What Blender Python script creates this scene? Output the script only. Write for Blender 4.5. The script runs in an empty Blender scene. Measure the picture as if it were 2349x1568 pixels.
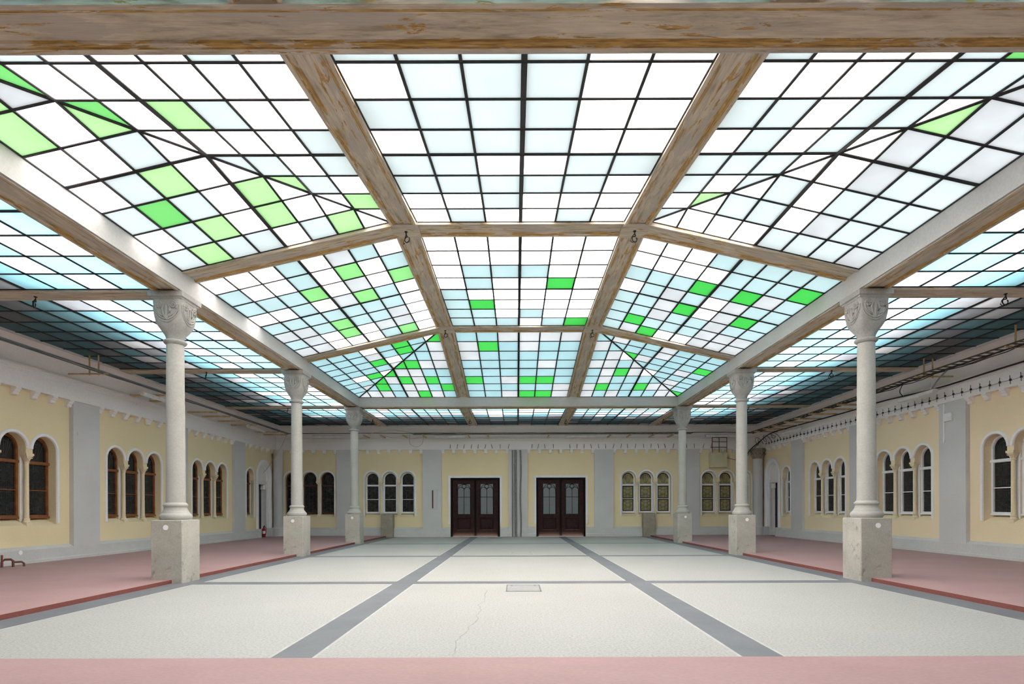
import bpy, math, random
from mathutils import Vector, Matrix
from mathutils.geometry import tessellate_polygon
SC = bpy.context.scene
COL = SC.collection
PI = math.pi
R = random.Random(7)

# ------------------------------------------------------------------ camera, world, exposure
CAMX, CAMZ = -0.10, 1.40
cam = bpy.data.cameras.new('camera')
cam_o = bpy.data.objects.new('camera', cam); COL.objects.link(cam_o)
cam.sensor_fit = 'HORIZONTAL'; cam.sensor_width = 36.0
cam.lens = 1270.0 / 2349.0 * 36.0
cam.shift_x = -9.5 / 2349.0
cam.shift_y = 383.5 / 2349.0
cam.clip_start = 0.05; cam.clip_end = 300
cam_o.matrix_world = Matrix.Translation((CAMX, 0, CAMZ)) @ Matrix.Rotation(PI / 2, 4, 'X') @ Matrix.Rotation(-0.0030, 4, 'Z')
SC.camera = cam_o
W = bpy.data.worlds.new('overcast_sky'); SC.world = W
W.use_nodes = True
bg = W.node_tree.nodes['Background']
bg.inputs[0].default_value = (1.0, 0.92, 0.85, 1); bg.inputs[1].default_value = 1.0
SC.view_settings.view_transform = 'Standard'
SC.view_settings.look = 'None'
SC.view_settings.gamma = 1.0
SC.view_settings.use_curve_mapping = False
SC.view_settings.exposure = 4.02
cy = SC.cycles
cy.max_bounces = 9; cy.diffuse_bounces = 6; cy.glossy_bounces = 3; cy.transmission_bounces = 4; cy.transparent_max_bounces = 4
cy.use_denoising = True
cy.filter_width = 1.1
cy.sample_clamp_indirect = 12.0

# ------------------------------------------------------------------ materials
def newmat(name):
    m = bpy.data.materials.new(name); m.use_nodes = True
    nt = m.node_tree
    for n in list(nt.nodes): nt.nodes.remove(n)
    out = nt.nodes.new('ShaderNodeOutputMaterial')
    return m, nt, out
def nd(nt, t, **kw):
    n = nt.nodes.new(t)
    for k, v in kw.items():
        if k.startswith('i_'):
            n.inputs[k[2:].replace('_', ' ')].default_value = v
        else: setattr(n, k, v)
    return n
def coords(nt, scale=(1, 1, 1)):
    tc = nd(nt, 'ShaderNodeTexCoord'); mp = nd(nt, 'ShaderNodeMapping')
    nt.links.new(tc.outputs['Object'], mp.inputs[0]); mp.inputs['Scale'].default_value = scale
    return mp.outputs[0]
def noise(nt, co, scale, detail=4, rough=0.55, dist=0.0):
    n = nd(nt, 'ShaderNodeTexNoise'); n.inputs['Scale'].default_value = scale
    n.inputs['Detail'].default_value = detail; n.inputs['Roughness'].default_value = rough; n.inputs['Distortion'].default_value = dist
    nt.links.new(co, n.inputs['Vector']); return n.outputs['Fac']
def ramp(nt, fac, stops, mode='LINEAR'):
    r = nd(nt, 'ShaderNodeValToRGB'); cr = r.color_ramp; cr.interpolation = mode
    while len(cr.elements) < len(stops): cr.elements.new(0.5)
    for e, (p, c) in zip(cr.elements, stops):
        e.position = p; e.color = (c[0], c[1], c[2], 1) if not isinstance(c, (int, float)) else (c, c, c, 1)
    nt.links.new(fac, r.inputs[0]); return r.outputs[0]
def mix(nt, fac, a, b, mode='MIX'):
    m = nd(nt, 'ShaderNodeMix'); m.data_type = 'RGBA'; m.blend_type = mode
    for s, v in ((m.inputs[0], fac), (m.inputs[6], a), (m.inputs[7], b)):
        if isinstance(v, bpy.types.NodeSocket): nt.links.new(v, s)
        elif isinstance(v, (int, float)): s.default_value = v
        else: s.default_value = (v[0], v[1], v[2], 1)
    return m.outputs[2]
def princ(nt, out, col, rough=0.6, metal=0.0, bump=None, bstr=0.2, bdist=0.01, spec=0.4):
    p = nd(nt, 'ShaderNodeBsdfPrincipled')
    if isinstance(col, bpy.types.NodeSocket): nt.links.new(col, p.inputs['Base Color'])
    else: p.inputs['Base Color'].default_value = (*col, 1)
    p.inputs['Roughness'].default_value = rough; p.inputs['Metallic'].default_value = metal
    p.inputs['Specular IOR Level'].default_value = spec
    if bump is not None:
        b = nd(nt, 'ShaderNodeBump'); b.inputs['Strength'].default_value = bstr; b.inputs['Distance'].default_value = bdist
        nt.links.new(bump, b.inputs['Height']); nt.links.new(b.outputs[0], p.inputs['Normal'])
    nt.links.new(p.outputs[0], out.inputs[0]); return p
def m_plain(name, col, rough=0.5, metal=0.0, var=0.12, scale=6.0, spec=0.4):
    m, nt, out = newmat(name)
    co = coords(nt); n = noise(nt, co, scale)
    d = tuple(c * (1 - var) for c in col); l = tuple(min(1, c * (1 + var)) for c in col)
    princ(nt, out, ramp(nt, n, [(0.3, d), (0.7, l)]), rough, metal, spec=spec); return m
def m_mottle(name, c1, c2, stain=None, s1=1.2, s2=25, rough=0.8, stain_lo=0.62, bstr=0.15, stretch=(1, 1, 1), spec=0.25):
    m, nt, out = newmat(name)
    co = coords(nt, stretch); a = noise(nt, co, s1, 6, 0.6); f = noise(nt, co, s2, 3)
    base = ramp(nt, a, [(0.3, c1), (0.7, c2)])
    base = mix(nt, 0.35, base, ramp(nt, f, [(0.3, tuple(c * 0.8 for c in c1)), (0.7, c2)]))
    if stain:
        s = noise(nt, co, s1 * 2.3, 8, 0.65, 0.4)
        base = mix(nt, ramp(nt, s, [(stain_lo, 0.0), (stain_lo + 0.12, 0.75)]), base, stain)
    princ(nt, out, base, rough, 0, f, bstr, 0.01, spec); return m
def m_beam(name, ochre):
    m, nt, out = newmat(name)
    co = coords(nt, (1.1, 9, 9))
    a = noise(nt, co, 1.1, 10, 0.68, 0.25); b = noise(nt, coords(nt, (0.5, 3.0, 3.0)), 1.3, 9, 0.66, 0.3); c = noise(nt, coords(nt, (2, 30, 30)), 2.2, 5)
    base = ramp(nt, a, [(0.36, (0.33, 0.28, 0.205)), (0.46, (0.50, 0.44, 0.345)), (0.58, (0.63, 0.56, 0.45)), (0.68, (0.55, 0.50, 0.43))])
    base = mix(nt, ramp(nt, b, [(0.54, 0.0), (0.555, 0.8)]), base, (0.45, 0.415, 0.37))
    base = mix(nt, ramp(nt, c, [(0.40, 0.0), (0.75, 0.35)]), base, (0.30, 0.24, 0.17))
    lo = 0.62 - 0.17 * ochre
    o = noise(nt, coords(nt, (0.9, 6, 6)), 1.7, 10, 0.7, 0.5)
    och = ramp(nt, c, [(0.35, (0.23, 0.125, 0.04)), (0.6, (0.52, 0.325, 0.10))])
    base = mix(nt, ramp(nt, o, [(lo, 0.0), (lo + 0.015, 0.92)]), base, och)
    princ(nt, out, base, 0.75, 0, a, 0.35, 0.01, 0.2); return m
def m_glass(name, trans, refl, streak=0.0, gl=0.06):
    """hammered sheet glass: lets diffused skylight through, throws a little back down"""
    m, nt, out = newmat(name)
    co = coords(nt); n = noise(nt, co, 1.3, 5, 0.6); h = noise(nt, co, 70, 2)
    k = ramp(nt, n, [(0.3, 1.0 - streak), (0.62, 1.0)])
    col = mix(nt, 1.0, trans, k, 'MULTIPLY')
    col = mix(nt, 0.12, col, mix(nt, 1.0, col, ramp(nt, h, [(0.35, 0.5), (0.65, 1.0)]), 'MULTIPLY'))
    t = nd(nt, 'ShaderNodeBsdfTranslucent'); nt.links.new(col, t.inputs[0])
    d = nd(nt, 'ShaderNodeBsdfDiffuse'); d.inputs[0].default_value = (*refl, 1)
    g = nd(nt, 'ShaderNodeBsdfGlossy'); g.inputs[0].default_value = (gl, gl, gl, 1); g.inputs['Roughness'].default_value = 0.35
    a1 = nd(nt, 'ShaderNodeAddShader'); a2 = nd(nt, 'ShaderNodeAddShader')
    nt.links.new(t.outputs[0], a1.inputs[0]); nt.links.new(d.outputs[0], a1.inputs[1])
    nt.links.new(a1.outputs[0], a2.inputs[0]); nt.links.new(g.outputs[0], a2.inputs[1])
    nt.links.new(a2.outputs[0], out.inputs[0]); return m

M = {}
M['stone'] = m_mottle('pale_column_stone', (0.38, 0.373, 0.345), (0.49, 0.483, 0.45), (0.28, 0.272, 0.25), 2.0, 30, 0.8, 0.66)
M['carve'] = m_mottle('grey_carved_stone', (0.30, 0.298, 0.285), (0.42, 0.418, 0.40), (0.20, 0.20, 0.19), 3.0, 30, 0.85, 0.60)
M['concrete'] = m_mottle('pedestal_stone', (0.36, 0.345, 0.30), (0.53, 0.515, 0.465), (0.22, 0.205, 0.17), 2.4, 45, 0.85, 0.58)
M['block'] = m_mottle('weathered_block_stone', (0.27, 0.235, 0.18), (0.42, 0.375, 0.30), (0.15, 0.125, 0.10), 3.5, 30, 0.9, 0.58)
M['yellow'] = m_mottle('yellow_plaster', (0.78, 0.655, 0.41), (0.85, 0.72, 0.47), (0.64, 0.55, 0.38), 0.6, 40, 0.85, 0.68)
M['yellow_lit'] = m_mottle('yellow_plaster_lit', (0.83, 0.68, 0.45), (0.90, 0.75, 0.52), (0.70, 0.58, 0.42), 0.6, 40, 0.85, 0.68)  # yellow plaster with the right wall's brighter light put into its colour
M['cream'] = m_mottle('cream_plaster', (0.76, 0.64, 0.43), (0.83, 0.71, 0.50), None, 2.0, 30, 0.85)
M['grey'] = m_mottle('grey_wall_paint', (0.565, 0.552, 0.545), (0.645, 0.632, 0.625), (0.50, 0.48, 0.45), 0.8, 45, 0.8, 0.68)
M['base'] = m_mottle('grey_base_paint', (0.55, 0.545, 0.535), (0.64, 0.635, 0.62), (0.46, 0.44, 0.40), 1.1, 30, 0.8, 0.62)
M['white'] = m_mottle('white_plaster', (0.84, 0.80, 0.775), (0.90, 0.865, 0.845), (0.72, 0.66, 0.59), 0.7, 30, 0.8, 0.68)
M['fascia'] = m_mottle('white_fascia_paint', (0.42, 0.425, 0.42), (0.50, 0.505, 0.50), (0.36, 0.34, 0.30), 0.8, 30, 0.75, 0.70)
M['trim'] = m_mottle('white_moulding_paint', (0.78, 0.76, 0.76), (0.86, 0.84, 0.84), None, 2.0, 30, 0.7)
M['beam'] = m_beam('weathered_beam_paint', 0.15)
M['ochre'] = m_beam('peeling_ochre_beam', 1.0)
M['bar'] = m_plain('black_glazing_bar', (0.012, 0.012, 0.014), 0.6)
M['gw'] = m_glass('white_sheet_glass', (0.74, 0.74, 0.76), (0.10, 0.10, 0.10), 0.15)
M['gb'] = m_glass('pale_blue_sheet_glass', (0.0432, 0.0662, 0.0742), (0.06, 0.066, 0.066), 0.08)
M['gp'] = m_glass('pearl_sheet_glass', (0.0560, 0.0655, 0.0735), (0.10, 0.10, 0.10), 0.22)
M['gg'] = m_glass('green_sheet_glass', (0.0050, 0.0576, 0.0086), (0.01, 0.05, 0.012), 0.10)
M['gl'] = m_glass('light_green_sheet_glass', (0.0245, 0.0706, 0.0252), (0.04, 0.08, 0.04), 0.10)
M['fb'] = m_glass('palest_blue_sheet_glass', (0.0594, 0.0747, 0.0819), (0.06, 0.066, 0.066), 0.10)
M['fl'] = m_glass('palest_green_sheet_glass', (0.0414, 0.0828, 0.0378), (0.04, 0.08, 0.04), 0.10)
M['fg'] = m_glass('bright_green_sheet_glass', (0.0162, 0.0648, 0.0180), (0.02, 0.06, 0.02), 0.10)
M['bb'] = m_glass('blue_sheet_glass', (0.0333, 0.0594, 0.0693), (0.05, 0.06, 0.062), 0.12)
M['ab'] = m_glass('sky_blue_sheet_glass', (0.062, 0.135, 0.168), (0.020, 0.035, 0.037), 0.12)
M['ap'] = m_glass('grey_sheet_glass', (0.108, 0.124, 0.145), (0.042, 0.042, 0.041), 0.30)
M['aw'] = m_glass('clear_sheet_glass', (0.28, 0.30, 0.33), (0.045, 0.046, 0.047), 0.10)
M['iron'] = m_plain('black_iron', (0.02, 0.018, 0.017), 0.6)
M['tray'] = m_plain('galvanised_tray', (0.26, 0.28, 0.29), 0.45, 0.3)
M['rack'] = m_plain('dark_olive_tray', (0.085, 0.08, 0.055), 0.6)
M['wood'] = m_plain('raw_batten_wood', (0.56, 0.40, 0.21), 0.8, var=0.25)
M['lamp'] = m_plain('fixture_plastic', (0.74, 0.72, 0.70), 0.35)
M['cable'] = m_plain('grey_cable', (0.12, 0.12, 0.12), 0.6)
M['pale_cable'] = m_plain('pale_cable', (0.42, 0.38, 0.30), 0.7)
M['pipe'] = m_plain('grey_pipe', (0.20, 0.20, 0.195), 0.5, 0.2)
M['brown'] = m_plain('varnished_frame_wood', (0.21, 0.072, 0.024), 0.42, var=0.3, scale=9)
M['darkbrown'] = m_plain('dark_frame_wood', (0.075, 0.024, 0.012), 0.45, var=0.3, scale=9)
M['wframe'] = m_plain('white_frame_paint', (0.76, 0.76, 0.77), 0.45, var=0.05)
M['dglass'] = m_plain('dark_room_window_glass', (0.014, 0.015, 0.016), 0.16, var=0.4, spec=0.5)  # opaque pane, the unlit room behind is put into its colour
M['oglass'] = m_plain('backlit_olive_stained_glass', (0.30, 0.265, 0.125), 0.3, var=0.35, scale=4)  # stained glass with light from the room behind put into its colour
M['lead'] = m_plain('lead_came', (0.035, 0.035, 0.037), 0.5)
M['olead'] = m_plain('brown_glass_border', (0.075, 0.035, 0.022), 0.4)
M['door'] = m_plain('dark_mahogany', (0.026, 0.0085, 0.0085), 0.5, var=0.3, scale=8, spec=0.15)
M['doorframe'] = m_plain('black_door_frame', (0.010, 0.004, 0.005), 0.6, spec=0.1)
M['doorglass'] = m_plain('frosted_door_glass', (0.155, 0.17, 0.185), 0.3, var=0.06)
M['brass'] = m_plain('aged_brass', (0.03, 0.018, 0.012), 0.6, 0.0, spec=0.2)
M['navy'] = m_plain('navy_door_paint', (0.012, 0.014, 0.03), 0.5)
M['disc'] = m_plain('white_disc', (0.88, 0.88, 0.88), 0.5, var=0.02)
M['red'] = m_plain('extinguisher_red', (0.42, 0.012, 0.018), 0.3)
M['paper'] = m_plain('label_paper', (0.7, 0.68, 0.62), 0.6)
M['rust'] = m_plain('rusty_red_pipe', (0.16, 0.05, 0.04), 0.7)
M['box'] = m_mottle('pale_yellow_metal', (0.60, 0.55, 0.36), (0.68, 0.63, 0.43), (0.45, 0.38, 0.22), 2.5, 25, 0.6, 0.66)
M['slab'] = m_plain('roof_concrete', (0.05, 0.05, 0.05), 0.9)
def m_terrazzo():
    m, nt, out = newmat('white_terrazzo')
    co = coords(nt); a = noise(nt, co, 0.45, 6, 0.6); f = noise(nt, co, 38, 4, 0.75); s = noise(nt, coords(nt, (1, 0.6, 1)), 1.6, 8, 0.6)
    base = ramp(nt, a, [(0.3, (0.35, 0.343, 0.318)), (0.7, (0.41, 0.404, 0.38))])
    base = mix(nt, ramp(nt, s, [(0.58, 0.0), (0.75, 0.4)]), base, (0.36, 0.335, 0.285))
    base = mix(nt, 0.45, base, ramp(nt, f, [(0.34, (0.15, 0.15, 0.14)), (0.56, (0.51, 0.51, 0.495))]))
    princ(nt, out, base, 0.55, 0, f, 0.1, 0.004, 0.35); return m
M['terrazzo'] = m_terrazzo()
M['strip'] = m_mottle('slate_grey_strip', (0.14, 0.147, 0.165), (0.205, 0.212, 0.23), (0.28, 0.28, 0.285), 1.2, 40, 0.5, 0.66, 0.05)
M['joint'] = m_plain('white_floor_joint', (0.47, 0.465, 0.445), 0.6)
M['pink'] = m_mottle('pink_floor_paint', (0.385, 0.235, 0.232), (0.45, 0.287, 0.284), (0.44, 0.325, 0.315), 0.6, 25, 0.55, 0.66, 0.06, (1, 2.2, 1))
M['riser'] = m_mottle('red_step_paint', (0.21, 0.068, 0.058), (0.26, 0.090, 0.078), (0.36, 0.18, 0.16), 1.2, 20, 0.6, 0.72)
M['hatch'] = m_plain('steel_hatch', (0.36, 0.36, 0.36), 0.45, 0.2)
M['crack'] = m_plain('floor_crack', (0.33, 0.32, 0.29), 0.9)

# ------------------------------------------------------------------ mesh helpers
class MB:
    def __init__(s): s.v = []; s.f = []; s.m = []; s.mats = []
    def mi(s, mat):
        if mat not in s.mats: s.mats.append(mat)
        return s.mats.index(mat)
    def add(s, vs, fs, mat):
        o = len(s.v); s.v += [tuple(p) for p in vs]; k = s.mi(mat)
        for f in fs: s.f.append([i + o for i in f]); s.m.append(k)
        return s
    def box(s, a, b, mat):
        (x0, y0, z0), (x1, y1, z1) = a, b
        return s.add([(x0, y0, z0), (x1, y0, z0), (x1, y1, z0), (x0, y1, z0), (x0, y0, z1), (x1, y0, z1), (x1, y1, z1), (x0, y1, z1)],
                     [(0, 3, 2, 1), (4, 5, 6, 7), (0, 1, 5, 4), (1, 2, 6, 5), (2, 3, 7, 6), (3, 0, 4, 7)], mat)
    def cbox(s, a, b, mat, c=0.01):
        """box with chamfered vertical and top edges"""
        (x0, y0, z0), (x1, y1, z1) = a, b
        def ring(i, z): return [(x0 + i + c, y0 + i, z), (x1 - i - c, y0 + i, z), (x1 - i, y0 + i + c, z), (x1 - i, y1 - i - c, z), (x1 - i - c, y1 - i, z), (x0 + i + c, y1 - i, z), (x0 + i, y1 - i - c, z), (x0 + i, y0 + i + c, z)]
        return s.loft([ring(0, z0), ring(0, z1 - c), ring(c, z1)], mat)
    def loft(s, rings, mat, cap=True):
        n = len(rings[0]); vs = [p for r in rings for p in r]; fs = []
        for k in range(len(rings) - 1):
            for i in range(n):
                j = (i + 1) % n; fs.append((k * n + i, k * n + j, (k + 1) * n + j, (k + 1) * n + i))
        if cap: fs += [tuple(range(n))[::-1], tuple((len(rings) - 1) * n + i for i in range(n))]
        return s.add(vs, fs, mat)
    def lathe(s, prof, c, mat, n=32):
        return s.loft([[(c[0] + r * math.cos(2 * PI * i / n), c[1] + r * math.sin(2 * PI * i / n), c[2] + z) for i in range(n)] for r, z in prof], mat)
    def tube(s, pts, r, mat, n=6, closed=False, flat=None):
        pts = [Vector(p) for p in pts]; rings = []; N = len(pts); up = Vector((0.0123, 0.027, 1)).normalized()
        for i, p in enumerate(pts):
            a = pts[(i - 1) % N] if (closed or i > 0) else p; b = pts[(i + 1) % N] if (closed or i < N - 1) else p
            t = (b - a).normalized() if (b - a).length > 1e-9 else Vector((0, 0, 1))
            u = up if abs(t.dot(up)) < 0.95 else Vector((1, 0.02, 0))
            if flat is not None: u = Vector(flat)
            e1 = t.cross(u).normalized(); e2 = e1.cross(t).normalized()
            ra, rb = r if isinstance(r, tuple) else (r, r)
            rings.append([p + e1 * ra * math.cos(2 * PI * k / n) + e2 * rb * math.sin(2 * PI * k / n) for k in range(n)])
        if closed: rings.append(rings[0])
        return s.loft(rings, mat, not closed)
    def poly(s, loops, y0, y1, mat, P=None, back=True):
        """flat plate of outline loops[0] with holes, in (u,v), thick from w=y0 to w=y1"""
        P = P or (lambda u, v, w: (u, w, v))
        L = [[Vector((u, v, 0)) for u, v in l] for l in loops]; flat = [p for l in L for p in l]
        tris = tessellate_polygon(L)
        s.add([P(p.x, p.y, y0) for p in flat], tris, mat)
        if back and y1 != y0:
            s.add([P(p.x, p.y, y1) for p in flat], [t[::-1] for t in tris], mat)
            for l in loops:
                n = len(l); s.add([P(u, v, y0) for u, v in l] + [P(u, v, y1) for u, v in l], [(i, (i + 1) % n, n + (i + 1) % n, n + i) for i in range(n)], mat)
        return s
    def mesh(s, name, smooth=None):
        me = bpy.data.meshes.new(name); me.from_pydata(s.v, [], s.f)
        for m in s.mats: me.materials.append(M[m])
        me.polygons.foreach_set('material_index', s.m)
        if smooth:
            me.polygons.foreach_set('use_smooth', [True] * len(s.f)); me.set_sharp_from_angle(angle=math.radians(smooth))
        me.update(); return me
WL = {}
def link(o, parent=None):
    COL.objects.link(o)
    if parent is not None: o.parent = parent
    return o
def build(name, mb, parent=None, smooth=None, local=False, origin=None):
    """link the mesh builder as ONE object; world coordinates unless local. Top-level meshes get their origin at the base."""
    off = Vector((0, 0, 0))
    if not local:
        if parent is not None: off = WL[parent.name]
        elif origin is not None: off = Vector(origin)
        else:
            xs, ys, zs = zip(*mb.v); off = Vector(((min(xs) + max(xs)) / 2, (min(ys) + max(ys)) / 2, min(zs)))
        mb.v = [(x - off.x, y - off.y, z - off.z) for x, y, z in mb.v]
    o = bpy.data.objects.new(name, mb.mesh(name, smooth)); link(o, parent)
    if parent is None: o.location = off
    WL[o.name] = off if parent is None or not local else WL.get(parent.name, off)
    return o
def empty(name, loc, rz=0):
    o = bpy.data.objects.new(name, None); COL.objects.link(o); o.location = loc; o.rotation_euler = (0, 0, rz); o.empty_display_size = 0.2
    WL[o.name] = Vector(loc); return o
def inst(src, name, parent):
    """another object on the same mesh data"""
    o = bpy.data.objects.new(name, src.data); link(o, parent); WL[o.name] = Vector((0, 0, 0)); return o
def tag(o, label, cat, group=None):
    o['label'] = label; o['category'] = cat; o['kind'] = 'thing'
    if group: o['group'] = group
    return o
def struct(o): o['kind'] = 'structure'; return o
def copy_tree(o, parent=None):
    c = o.copy(); COL.objects.link(c)
    if parent is not None: c.parent = parent; c.matrix_parent_inverse = o.matrix_parent_inverse.copy()
    for ch in [x for x in bpy.data.objects if x.parent == o]: copy_tree(ch, c)
    return c
ORD = ['nearest', 'second', 'third', 'fourth', 'fifth', 'sixth', 'seventh', 'eighth', 'ninth', 'tenth', 'eleventh', 'twelfth']

# ------------------------------------------------------------------ plan
WX, YB, YF = 12.5, 28.45, -0.9          # side walls, back wall, front wall
AZ = 0.07                                # aisle floor level above the court
CX = 6.8; CYS = [10.9, 16.92, 22.95]     # column axes
BX = 2.25                                # axis of the lantern beams
RI, RO = 6.55, 7.05                      # ring beam inner / outer face
RY0, RY1 = 5.10, 22.70                   # ring inner faces front / back
ZB, ZR, ZT = 5.60, 5.99, 6.93            # soffit of ring, foot and top of lantern glass
BH = 0.25                                # half beam width

# floor of the court
def court_floor():
    mb = MB(); b = 0.03
    sx = [(-6.7, -6.2), (-2.43, -2.04), (2.04, 2.43), (6.2, 6.7)]; sy = [(10.42, 10.80), (16.40, 16.78), (22.45, 22.83)]
    xs = sorted({round(v, 3) for a, c in sx for v in (a - b, a, c, c + b) if -6.7 <= v <= 6.7}); ys = sorted({4.98, 5.03, YB} | {round(v, 3) for a, c in sy for v in (a - b, a, c, c + b)})
    for i in range(len(xs) - 1):
        for j in range(len(ys) - 1):
            x, y = (xs[i] + xs[i + 1]) / 2, (ys[j] + ys[j + 1]) / 2
            near = lambda t, ss, e: any(a - e < t < c + e for a, c in ss)
            mat = 'strip' if near(x, sx, 0) or near(y, sy, 0) or y < 5.03 else 'joint' if near(x, sx, b) or near(y, sy, b) else 'terrazzo'
            mb.add([(xs[i], ys[j], 0), (xs[i + 1], ys[j], 0), (xs[i + 1], ys[j + 1], 0), (xs[i], ys[j + 1], 0)], [(0, 1, 2, 3)], mat)
    f = struct(build('floor', mb, origin=(0, 0, 0)))
    ck = MB(); rr = random.Random(3)
    pts = [(-0.60, 9.6), (-0.62, 9.0), (-0.57, 8.5), (-0.66, 8.1), (-0.60, 7.7), (-0.62, 7.3), (-0.60, 7.0), (-0.66, 6.6), (-0.68, 6.2), (-0.75, 5.9), (-0.72, 5.5), (-0.71, 5.2)]
    P = []
    for (x0, y0), (x1, y1) in zip(pts, pts[1:]):
        for t in (0, 0.33, 0.66): P.append((x0 + (x1 - x0) * t + rr.uniform(-.02, .02), y0 + (y1 - y0) * t))
    for i in range(len(P) - 1):
        w = 0.0035 + 0.004 * rr.random(); (x0, y0), (x1, y1) = P[i], P[i + 1]
        ck.add([(x0 - w, y0, .0015), (x0 + w, y0, .0015), (x1 + w, y1, .0015), (x1 - w, y1, .0015)], [(0, 1, 2, 3)], 'crack')
    build('floor_crack', ck, f)
court_floor()
def aisle_floor():
    mb = MB()
    for x0, x1, y0, y1 in ((-WX - .6, -6.7, YF, YB + .3), (6.7, WX + .6, YF, YB + .3), (-6.7, 6.7, YF, 4.98)):
        mb.add([(x0, y0, AZ), (x1, y0, AZ), (x1, y1, AZ), (x0, y1, AZ)], [(0, 1, 2, 3)], 'pink')
    for s in (-1, 1):
        x = s * 6.7; mb.add([(x, 4.98, -.1), (x, YB, -.1), (x, YB, AZ), (x, 4.98, AZ)], [(0, 1, 2, 3)], 'riser')
    mb.add([(-6.7, 4.98, -.1), (6.7, 4.98, -.1), (6.7, 4.98, AZ), (-6.7, 4.98, AZ)], [(0, 1, 2, 3)], 'riser')
    struct(build('floor_aisle', mb, origin=(0, 0, 0)))
aisle_floor()

# ------------------------------------------------------------------ walls
MAPS = {'left': lambda u, v, w: (-WX - w, u, v), 'right': lambda u, v, w: (WX + w, u, v), 'back': lambda u, v, w: (u, YB + w, v), 'front': lambda u, v, w: (u, YF - w, v)}
ROT = {'left': PI / 2, 'right': -PI / 2, 'back': 0, 'front': PI}
HALF, SP, ZS0, ZS1, ZI, ZSP = 0.355, 0.91, 1.03, 1.22, 2.86, 2.98
DEEP = 0.36
def arc(uc, vc, r, a0, a1, n=14): return [(uc + r * math.cos(a0 + (a1 - a0) * i / n), vc + r * math.sin(a0 + (a1 - a0) * i / n)) for i in range(n + 1)]
def win_hole(us, ext=0):
    """outline of a row of arches over one sill; ext widens the lower part past the last jamb for a colonnette"""
    p = [(us[0] - HALF, ZS0), (us[-1] + HALF + max(ext, 0), ZS0)]
    if ext: p += [(us[-1] + HALF + ext, ZI), (us[-1] + HALF, ZI)]
    for k, u in list(enumerate(us))[::-1]:
        p += arc(u, ZSP, HALF, 0, PI)
        if k > 0: p += [(u - HALF, ZI), (us[k - 1] + HALF, ZI)]
    return p
ZC = 4.45                                 # foot of the cornice
SIDE_P = [-1.75 + 4.4 * 0, 2.65, 7.05, 11.45, 15.85, 20.25, 24.65]
SIDE_P = [2.65, 7.05, 11.45, 15.85, 20.25, 24.65]
BACK_P = [-8.8, -4.4, 0, 4.4, 8.8]
UD = 27.2                                 # axis of the side doors
def side_wall(side):
    P = MAPS[side]; mb = MB(); holes = []
    rows = [[c - SP, c, c + SP] for c in (9.25, 13.65, 18.05, 22.45)]
    for us in rows: holes.append((win_hole(us), 'w'))
    holes.append((win_hole([25.80], 0.20), 'w'))
    holes.append(([(UD - .62, AZ), (UD + .62, AZ)] + arc(UD, 3.08, .62, 0, PI, 18), 'd'))
    outer = [(YF, AZ - .1), (UD - .62, AZ - .1), (UD + .62, AZ - .1), (YB, AZ - .1), (YB, 6.6), (YF, 6.6)]
    paint = 'yellow_lit' if side == 'right' else 'yellow'
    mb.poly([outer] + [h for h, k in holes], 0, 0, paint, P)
    for h, k in holes:
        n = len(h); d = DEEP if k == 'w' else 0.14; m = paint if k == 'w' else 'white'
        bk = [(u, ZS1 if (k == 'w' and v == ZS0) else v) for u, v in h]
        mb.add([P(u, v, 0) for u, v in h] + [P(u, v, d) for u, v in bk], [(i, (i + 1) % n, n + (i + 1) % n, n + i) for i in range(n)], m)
    w = struct(build('wall_' + side, mb, origin=(0, 0, 0)))
    for u in SIDE_P:
        q = MB(); q.add([P(a, b, c) for a in (u - .485, u + .485) for b in (AZ, ZC + .02) for c in (-.12, .0)], [(0, 1, 3, 2), (4, 6, 7, 5), (0, 4, 5, 1), (2, 3, 7, 6), (0, 2, 6, 4), (1, 5, 7, 3)], 'grey')
        build('pilaster', q, w)
    base_board(side, [(YF, UD - .80), (UD + .80, YB)])
def base_board(side, segs):
    P = MAPS[side]; mb = MB()
    for a, b in segs:
        pr = [(-.14, -.02), (-.14, .14), (-.125, .16), (-.125, .41), (.0, .49), (.0, -.02)]
        mb.loft([[P(u, v, w) for w, v in pr] for u in (a, b)], 'base')
    struct(build('baseboard_' + side, mb, origin=(0, 0, 0)))
def back_wall():
    P = MAPS['back']; mb = MB(); holes = []
    for c in (-10.72, -6.6, 6.6, 10.72): holes.append(win_hole([c - SP, c, c + SP]))
    outer = [(-WX - .5, -.05)]
    for c in (-2.2, 2.2): outer += [(c - 1.265, -.05), (c - 1.265, 3.02), (c + 1.265, 3.02), (c + 1.265, -.05)]
    outer += [(WX + .5, -.05), (WX + .5, 6.6), (-WX - .5, 6.6)]
    mb.poly([outer] + holes, 0, 0, 'yellow', P)
    for h in holes:
        n = len(h); bk = [(u, ZS1 if v == ZS0 else v) for u, v in h]
        mb.add([P(u, v, 0) for u, v in h] + [P(u, v, DEEP) for u, v in bk], [(i, (i + 1) % n, n + (i + 1) % n, n + i) for i in range(n)], 'yellow')
    w = struct(build('wall_back', mb, origin=(0, 0, 0)))
    for u in BACK_P:
        q = MB().box((u - .485, YB - .12, -.02), (u + .485, YB, ZC + .02), 'grey'); build('pilaster', q, w)
    base_board('back', [(-WX, -2.2 - 1.27), (-2.2 + 1.27, 2.2 - 1.27), (2.2 + 1.27, WX)])
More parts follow.
